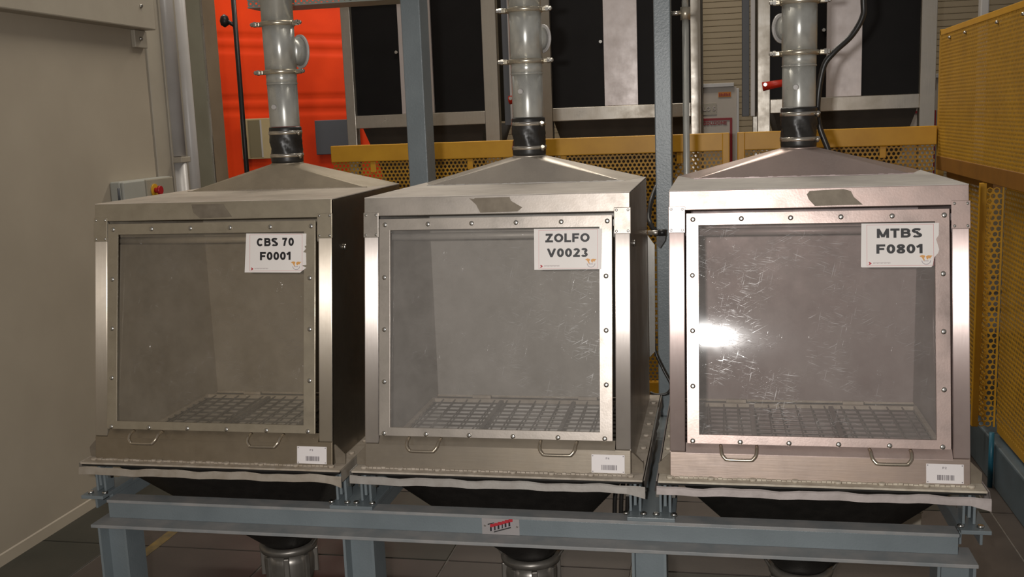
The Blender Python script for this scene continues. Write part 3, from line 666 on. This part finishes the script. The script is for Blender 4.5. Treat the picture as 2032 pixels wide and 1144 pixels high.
for x in feet:
    for sx in (-1, 1): fb('lug', x+sx*.014-.004, x+sx*.014+.004, -.085, -.035, TOP+.0122, TOP+.092, blue, .002)
    b = MB().cyl((x-1.34-.030, -.06, TOP+.062), (x-1.34+.030, -.06, TOP+.062), .006, n=10)
    for sx in (-1, 1): b.cyl((x-1.34+sx*.0185, -.06, TOP+.062), (x-1.34+sx*.029, -.06, TOP+.062), .0125, n=6, smooth=False)
    part('lug_bolt', b, bolt_m, fr)
    for sx in (-1, 1): link('bolt', HEX, fr, (x-1.34+sx*.026, -.105, TOP+.012))
for x, y, zt in ((.070, -.13, TOP-.0732), (.910, -.13, TOP-.0732), (1.80, -.13, TOP-.0732), (2.640, -.13, TOP-.0732), (.48, 1.005, TOP-.1202), (1.72, 1.005, TOP-.1202)):
    part('leg', MB().box(x-.050-1.34, x-.042-1.34, y-.05, y+.05, .012, zt).box(x+.042-1.34, x+.050-1.34, y-.05, y+.05, .012, zt).box(x-.042-1.34, x+.042-1.34, y-.004, y+.004, .012, zt), blue, fr)
    fb('foot_plate', x-.07, x+.07, y-.07, y+.07, 0, .0118)
# maker's plate on the beam web
npl = thing('maker_plate', 'small silver plate with red block logo riveted on the front beam', 'plate', (1.350, -.1263, .551))
f_ = lambda a, b, z: (a, -z, b)
part('plate', MB(lambda a, b, z: (a, -z, b)).box(-.058, .058, -.029, .027, .0003, .002), alu, npl)
for u in (-.049, .051): part('rivet', MB().cyl((u, -.002, -.002), (u, -.0045, -.002), .0035, .002, 10), bolt_m, npl)
lg = MB(); lr = MB(); ld = MB()
for k, (a, wd) in enumerate(((-.033,.010),(-.020,.008),(-.009,.010),(.004,.006),(.013,.010),(.025,.010))):
    yb = -.016+k*.0036
    lr.prism([(a,yb+.010),(a+wd+.003,yb+.012),(a+wd+.003,yb+.021),(a+.001,yb+.020)], .0018, .0035, f_)
    lg.prism([(a+wd*.55,yb-.001),(a+wd,yb),(a+wd,yb+.011),(a+wd*.55,yb+.010)], .0018, .0032, f_)
    ld.prism([(a,yb-.003),(a+wd*.52,yb-.002),(a+wd*.52,yb+.010),(a,yb+.010)], .0018, .0030, f_)
ld.prism([(-.022,-.0225),(.032,-.006),(.031,-.003),(-.021,-.0195)], .0018, .003, f_)
ld.prism([(-.040,.001),(-.020,.007),(-.020,.0095),(-.040,.004)], .0018, .003, f_)
part('logo_shade', ld, ink, npl); part('logo_grey', lg, greyring, npl); part('logo_red', lr, redmark, npl)

# discharge valves below the hoppers
castm = steel('cast_valve', (.36,.345,.32), (.22,.20,.18), .3, .5, damt=.35, dust=(.24,.22,.19))
for i in range(3):
    v = thing('discharge_valve', f'cast metal discharge valve under the {("leftmost","middle","rightmost")[i]} cabinet hopper', 'valve', (X0[i]+.41, .40, .0), 'discharge valves under the hoppers')
    part('inlet_ring', MB().lathe([(.079,.205),(.104,.210),(.108,.222),(.106,.234),(.088,.2345)], n=36, cap=False), castm, v)
    part('body', MB().lathe([(.060,.075),(.084,.09),(.092,.12),(.094,.17),(.088,.204)], n=36), castm, v)
    for k in range(8):
        a = k*PI/4+.3; part('rib', MB().box(.086, .106, -.010, .010, .11, .204), castm, v, .003, rot=(0,0,a))
    part('outlet_pipe', MB().cyl((0,0,.002), (0,0,.0745), .055, n=28), galv, v)
    part('stay_rod', MB().tube([(-.10,-.02,.228),(-.19,.02,.36)], .005), castm, v)
    part('stay_rod', MB().tube([(.10,-.02,.228),(.19,.02,.36)], .005), castm, v)

# ------------------------------------------------------------------ posts, tray, conduit, cables
o = part('steel_post', MB().box(.790, .868, .95, 1.07, TOP, 3.2), blue, None, .004); tag(o, 'blue-grey square steel post behind the gap between left and middle cabinets', 'post', 'blue-grey posts behind the cabinets')
o = part('steel_post', MB().box(1.767, 1.830, .95, 1.05, TOP, 3.2), blue, None, .004); tag(o, 'blue-grey square steel post between middle and right cabinets', 'post', 'blue-grey posts behind the cabinets')
traym = paint('greenish_zinc_tray', (.34,.37,.33), (.28,.30,.27), .4, 8, .4)
tr = thing('cable_tray', 'perforated galvanised cable tray running from the left pipe to the post', 'tray', (.5, .94, 2.242))
m = MB(); zz = .004
raw_part('perforated_side', perforated(-.34, .28, .003, .027, .024, .0042, lambda u, v, t: (u, t, v)), traym, tr)
part('tray_lip', MB().box(-.34, .28, -.004, .004, -.002, .004), traym, tr); part('tray_lip', MB().box(-.34, .28, -.004, .004, .025, .09), traym, tr)
part('tray_floor', MB().box(-.34, .28, .004, .16, -.002, .0), traym, tr)
cn = thing('conduit_pipe', 'thin galvanised conduit standing right of the right-hand post', 'pipe', (1.884, .97, TOP))
part('pipe', MB().cyl((0,0,0), (0,0,2.105-TOP), .0125, n=14), galv, cn)
part('elbow', MB().cyl((0,0,2.105-TOP), (0,0,2.15-TOP), .019, n=12), clampm, cn); part('tee', MB().cyl((-.015,0,2.13-TOP), (-.053,0,2.13-TOP), .008, n=10), bright, cn)
part('upper_pipe', MB().cyl((0,0,2.15-TOP), (0,0,3.0-TOP), .0125, n=14), galv, cn)
o = part('thick_cable', MB().tube(smooth_path([(2.44,.84,2.40),(2.49,.86,2.24),(2.503,.87,2.12),(2.50,.87,2.07),(2.465,.87,2.01),(2.405,.86,1.955),(2.37,.86,1.905),(2.352,.86,1.79),(2.358,.86,1.70),(2.40,.86,1.58),(2.44,.90,1.40)]), .0105, 10), rubber, None); tag(o, 'thick black cable curving down behind the rightmost exhaust pipe', 'cable')
cb = thing('side_latch', 'black cable and pipe clamp on the right side of the middle cabinet', 'cable', (1.757, .78, .72))
part('cable', MB().tube(smooth_path([(.055,.36,.93),(.040,.33,.84),(.000,.16,.74),(-.012,.09,.67),(-.004,.05,.64),(.018,.03,.61),(.042,.01,.60)]), .009, 10), rubber, cb)
part('stub_pipe', MB().cyl((-.010,-.02,.615), (.045,-.02,.615), .0095, n=14), bright, cb)
part('collar', MB().cyl((.028,-.02,.615), (.056,-.02,.615), .0125, n=14), rubber, cb)
part('strap', MB().prism([(.028,.61),(.056,.61),(.052,.585),(.032,.555),(.020,.572)], -.012, -.004, lambda a, b, z: (a, z, b)), rubber, cb)
o = part('baffle_sheet', MB().prism([(-.016,1.36),(.0,1.345),(.042,1.285),(.038,.88),(-.016,.825)], .80, .806, lambda a, b, z: (1.727+a, z, b)), sheet_pale, None); tag(o, 'narrow grey sheet with pointed ends behind the right edge of the middle cabinet', 'sheet')
o = part('cable_loop', MB().tube(smooth_path([(1.757,.815,.96),(1.765,.82,.875),(1.795,.80,.81),(1.822,.79,.755),(1.81,.79,.722),(1.77,.79,.715),(1.745,.80,.72)]), .0055, 8), rubber, None); tag(o, 'thin black cable loop hanging low between middle and right cabinets', 'cable')
hs = thing('hose_bundle', 'bundle of black hoses hanging under the right end of the middle cabinet', 'hose', (1.68, .50, .45))
for k in range(4):
    part('hose', MB().tube(smooth_path([(-.05+.02*k,.02*k,-.2),(-.045+.022*k,.01*k,-.02),(-.01+.018*k,.02,.10),(.03+.01*k,.05,.18)]), .008, 8), rubber, hs)
hs = thing('hose_bundle', 'pair of black hoses hanging under the left end of the middle cabinet', 'hose', (.995, .50, .42))
for k in range(2):
    part('hose', MB().tube(smooth_path([(.02+.07*k,0,-.2),(.01+.065*k,.01,0),(-.012+.06*k,.02,.12)]), .009, 8), rubber, hs)

# ------------------------------------------------------------------ yellow perforated fence behind
def fence(x0, x1, lab, post_l, post_r):
    f = thing('fence_panel', lab, 'fence', (x0, 3.1, 0), 'yellow perforated fence panels behind the cabinets')
    L_ = x1-x0
    part('top_rail', MB().box(0, L_, -.02, .03, 1.537, 1.640), yellow, f, .005)
    part('bottom_rail', MB().box(0, L_, -.02, .03, .08, .16), yellow, f, .005)
    raw_part('perforated_sheet', perforated(0, L_, .155, 1.545, .0255, .0088, lambda u, v, t: (u, -.004+t, v)), yellow_dk, f)
    for px, on in ((-.002, post_l), (L_-.04, post_r)):
        if on: part('post', MB().box(px, px+.042, -.025, .035, 0, 1.6405), yellow, f, .005)
    for bx in (.25, L_-.3): part('bracket', MB().box(bx, bx+.035, -.012, -.005, 1.47, 1.536), yellow, f, .003)
    return f
fence(-.362, .806, 'yellow perforated fence panel behind the left cabinet, before the orange curtain', False, False)
fence(.828, 2.062, 'yellow perforated fence panel between middle and right exhaust pipes', False, True)
fence(2.110, 3.188, 'yellow perforated fence panel behind the rightmost exhaust pipe', True, False)

# guard along the right side
gd = thing('guard_panel', 'tall yellow perforated guard panel at the upper right corner', 'guard', (3.2, .3, 0))
gp = lambda u, v, t: (-.004+t, u, v)
raw_part('perforated_sheet', perforated(0, 2.80, 1.47, 2.13, .0205, .0068, gp), yellow_dk, gd)
part('top_rail', MB().box(-.006, .03, 0, 2.81, 2.125, 2.155), yellow, gd, .003)
part('bottom_rail', MB().box(-.008, .03, 0, 2.81, 1.40, 1.475), yellow_br, gd, .003)
part('far_post', MB().box(-.006, .03, 2.79, 2.825, .25, 2.16), yellow_dk, gd, .003)
for y in (2.55, 2.2, 1.6, 1.2): part('screw', MB().cyl((-.006, y, 2.10), (-.016, y, 2.10), .010, .006, 10), bolt_m, gd)
gd = thing('guard_panel', 'recessed yellow perforated guard panel just behind the rightmost cabinet', 'guard', (3.245, 2.06, 0))
raw_part('perforated_sheet', perforated(0, 1.0, .26, 1.38, .0255, .0088, gp), yellow_dk, gd)
part('top_rail', MB().box(-.006, .03, 0, 1.0, 1.36, 1.3995), yellow_br, gd)
gd = thing('guard_panel', 'near yellow perforated guard panel with folded edge above the slate base beam', 'guard', (3.286, .2, 0))
raw_part('perforated_sheet', perforated(0, 1.83, .26, 1.38, .0255, .0088, gp), yellow_dk, gd)
part('folded_edge', MB().box(-.108, -.080, 1.83, 1.86, .24, 1.395), yellow, gd, .002)
raw_part('perforated_flange', perforated(-.080, -.005, .24, 1.39, .029, .0105, lambda u, v, t: (u, 1.835+t, v)), yellow, gd)
part('flange_border', MB().box(-.012, -.004, 1.8335, 1.842, .24, 1.39), yellow, gd)
part('top_rail', MB().box(-.004, .03, 0, 1.80, 1.365, 1.395), yellow, gd, .002)
part('bottom_rail', MB().box(-.004, .03, 0, 1.80, .225, .262), yellow_dk, gd, .002)
o = part('base_beam', MB().box(3.245, 3.40, -.6, 3.05, 0, .205), blue_rail, None, .008); tag(o, 'slate blue base beam on the floor under the yellow guard', 'beam')
o = part('teal_pipe', MB().cyl((3.229, 1.87, 0), (3.229, 1.87, .262), .0115, n=14), teal, None); tag(o, 'short teal pipe standing against the slate base beam', 'pipe')

# ------------------------------------------------------------------ storage bins behind the fence
def bin_(xl0, xl1, s0, s1, xr0, xr1, lab, rails):
    xc = (xl0+xr1)/2
    b = thing('storage_bin', lab, 'bin', (xc, 4.3, 0), 'black storage bins in steel frames')
    X = lambda v: v-xc
    for x0, x1 in ((xl0, xl1), (xr0, xr1)):
        part('frame_post', MB().box(X(x0), X(x1), -.03, .05, 0, 3.4), stainB, b, .004)
        part('frame_post', MB().box(X(x0), X(x1), 1.0, 1.08, 0, 3.4), stainB, b, .004)
    part('front_rail', MB().box(X(xl1)+.001, X(xr0)-.001, -.025, .03, 1.735, 1.828), stainB, b, .004)
    part('centre_strip', MB().box(X(s0), X(s1), -.012, .010, 1.829, 3.4), stainW, b, .002)
    part('front_sheet', MB().box(X(xl1)+.001, X(xr0)-.001, .012, .03, 1.829, 3.4), blackpanel, b)
    for x in (X(xl0)+.01, X(xr1)-.03): part('side_sheet', MB().box(x, x+.02, .055, .995, 1.75, 3.4), blackpanel, b)
    hw = X(xr0)-.01
    A = [(hw,1.0,1.734),(-hw,1.0,1.734),(-hw,.0,1.734),(hw,.0,1.734)]; Bq = [(.12,.60,.55),(-.12,.60,.55),(-.12,.40,.55),(.12,.40,.55)]
    part('hopper', MB().rings([A, Bq], smooth=False), browndark, b)
    for x in rails: part('guide_rail', MB().box(X(x), X(x)+.03, -.06, -.031, 1.72, 3.4), pale, b, .004)
    if len(rails): part('side_channel', MB().box(X(rails[0])-.055, X(rails[0])-.005, .0, .06, 1.72, 3.4), greypatch, b, .004)
    part('hex_bolt', MB().cyl((X(s0)-.02, .012, 2.27), (X(s0)-.02, -.02, 2.27), .012, n=6), bolt_m, b)
    return b
bin_(-.683, -.612, -.26, -.015, .362, .465, 'black storage bin in steel frame next to the orange curtain', [])
b2 = bin_(.775, .850, 1.221, 1.454, 1.815, 1.885, 'black storage bin with bright centre strip behind the middle exhaust pipe', [.555])
b3 = bin_(2.262, 2.345, 2.711, 2.937, 3.303, 3.40, 'black storage bin behind the rightmost exhaust pipe, next to the guard', [2.215])
for b, x, z in ((b2, .585, 1.905), (b3, 2.30, 1.925)):
    xc = b.location.x
    lv = part('lever', MB().tube([(x-xc-.01, -.18, z-.012), (x-xc+.16, -.20, z+.012)], [.030, .022], 12), redlever, b, label='red lever handle')
    part('lever_pivot', MB().cyl((x-xc+.005, -.22, z), (x-xc+.005, -.05, z), .012, n=12), bolt_m, lv)

# ------------------------------------------------------------------ orange curtain, pole, boards
cu = thing('orange_curtain', 'bright orange plastic roll-up curtain with a window at the back left', 'curtain', (-1.85, 6.0, 0))
prof = []
for k in range(121):
    z = .02+3.6*k/120
    fold = sum(math.exp(-((z-c)/.014)**2) for c in (1.92, 2.02, 2.46, 2.56, 3.0))
    prof.append((z, -.012+.016*fold+.004*math.sin(z*5)))
nx = 10; vs = []; fs = []
for k, (z, y) in enumerate(prof):
    for j in range(nx+1):
        x = -.76+1.60*j/nx; vs.append((x, y+.006*math.sin(x*3+z)+.02*(x*.1), z-.07*x*(1 if z > 2.2 else .35 if z > 1.7 else 0)))
for k in range(120):
    for j in range(nx): fs.append((k*(nx+1)+j, k*(nx+1)+j+1, (k+1)*(nx+1)+j+1, (k+1)*(nx+1)+j))
m = MB().add(vs, fs, True); k0 = len(m.v); m.add([(x, y+.006, z) for x, y, z in vs], [f[::-1] for f in fs], True)
part('curtain_sheet', m, orange, cu)
wn = part('curtain_window', MB().box(-.495, -.19, -.045, -.028, 1.485, 1.855), window_pvc, cu, .004)
part('window_bar', MB().box(-.42, -.30, -.047, -.0455, 1.50, 1.84), window_bar, wn); part('window_bar', MB().box(-.30, -.285, -.048, -.0455, 1.50, 1.84), pale, wn)
part('grey_patch', MB().box(.235, .65, -.045, -.028, 1.505, 1.815), greypatch, cu, .004)
pl = thing('black_pole', 'slim black pole with a knob in front of the orange curtain', 'pole', (-1.374, 4.0, 0))
part('pole', MB().cyl((0,0,0), (0,0,3.4), .018, n=12), rubber, pl)
part('knob', MB().lathe([(.004,-.045),(.028,-.03),(.034,0),(.026,.03),(.004,.045)], (-.075,-.01,2.53), 16), rubber, pl)
part('knob_arm', MB().cyl((-.06,-.01,2.53), (0,0,2.49), .014, n=10), rubber, pl)
def board(x0, x1, lab, full):
    b = thing('notice_board', lab, 'board', (x0, 6.0, 0), 'pale notice boards on the far side')
    w_ = x1-x0; f = lambda a, bb, z: (a, -z, bb)
    part('panel', MB().box(0, w_, 0, .03, 0, 1.962), boardm, b)
    part('frame_rail', MB().box(-.01, w_-.02, -.012, .03, 1.9625, 1.995), pale, b, .003)
    part('frame_rail', MB().box(w_+.0005, w_+.022, -.012, .03, .9, 1.948), pale, b, .003)
    part('orange_tag', MB().box(w_-.150, w_-.045, -.003, -.0003, 1.878, 1.920), boardor, b)
    m_ = MB(); rng = random.Random(2)
    for k in range(7): m_.box(w_-.143+.0135*k, w_-.134+.0135*k, -.0045, -.0031, 1.888, 1.910-(.006 if k in (2, 5) else 0))
    part('tag_marks', m_, boardred, b)
    red = MB().box(.0, w_-.035, -.003, -.0003, 1.685, 1.705).box(w_-.055, w_-.035, -.003, -.0003, .95, 1.685)
    part('red_frame', red, boardred, b)
    part('paper', MB().box(w_-.45, w_-.165, -.003, -.0003, 1.735, 1.83), cream2, b)
    if full:
        me = text_mb('PRODUZIONE', w_-.205, 1.664, .25, .028, .0003, .003, .2)
        part('lettering', MB(lambda x, y, z: (x, -z, y)).add(me.v, me.f), boardred, b, label='dark red lettering')
        me = text_mb('LO 5', w_-.225, 1.785, .10, .034, .0032, .005, .15)
        part('lettering', MB(lambda x, y, z: (x, -z, y)).add(me.v, me.f), faint, b)
board(1.55, 2.150, 'pale notice board lettered PRODUZIONE between the middle and right bins', True)
board(3.30, 3.775, 'pale notice board with red frame seen beside the upper yellow guard', False)

# ------------------------------------------------------------------ control box on the left wall
cbx = thing('control_box', 'grey wall control box with red emergency button on the cream wall', 'control box', (-.954, 1.84, 1.40))
part('housing', MB().box(0, .055, -.24, .25, 0, .13), boxgrey, cbx, .006)
part('cover', MB().box(.0555, .072, -.235, -.035, .003, .127), boxgrey, cbx, .005)
part('cover', MB().box(.0555, .072, -.022, .245, .003, .127), boxbeige, cbx, .005)
part('hinge', MB().cyl((.05,-.246,.03), (.05,-.246,.10), .006, n=8), greypatch, cbx)
part('yellow_disc', MB().cyl((.0722,.045,.068), (.078,.045,.068), .034, n=24), estop_y, cbx)
part('button', MB().cyl((.0782,.045,.068), (.100,.045,.068), .014, n=18).cyl((.100,.045,.068), (.112,.045,.068), .024, .022, 24), redplastic, cbx, label='red mushroom button')

o = part('floor_crate', MB().box(2.718, 2.808, 1.2, 1.35, 0, .12).box(2.713, 2.813, 1.195, 1.355, .12, .134), cream2, None, .006); tag(o, 'pale beige crate on the floor behind the rightmost hopper', 'crate')
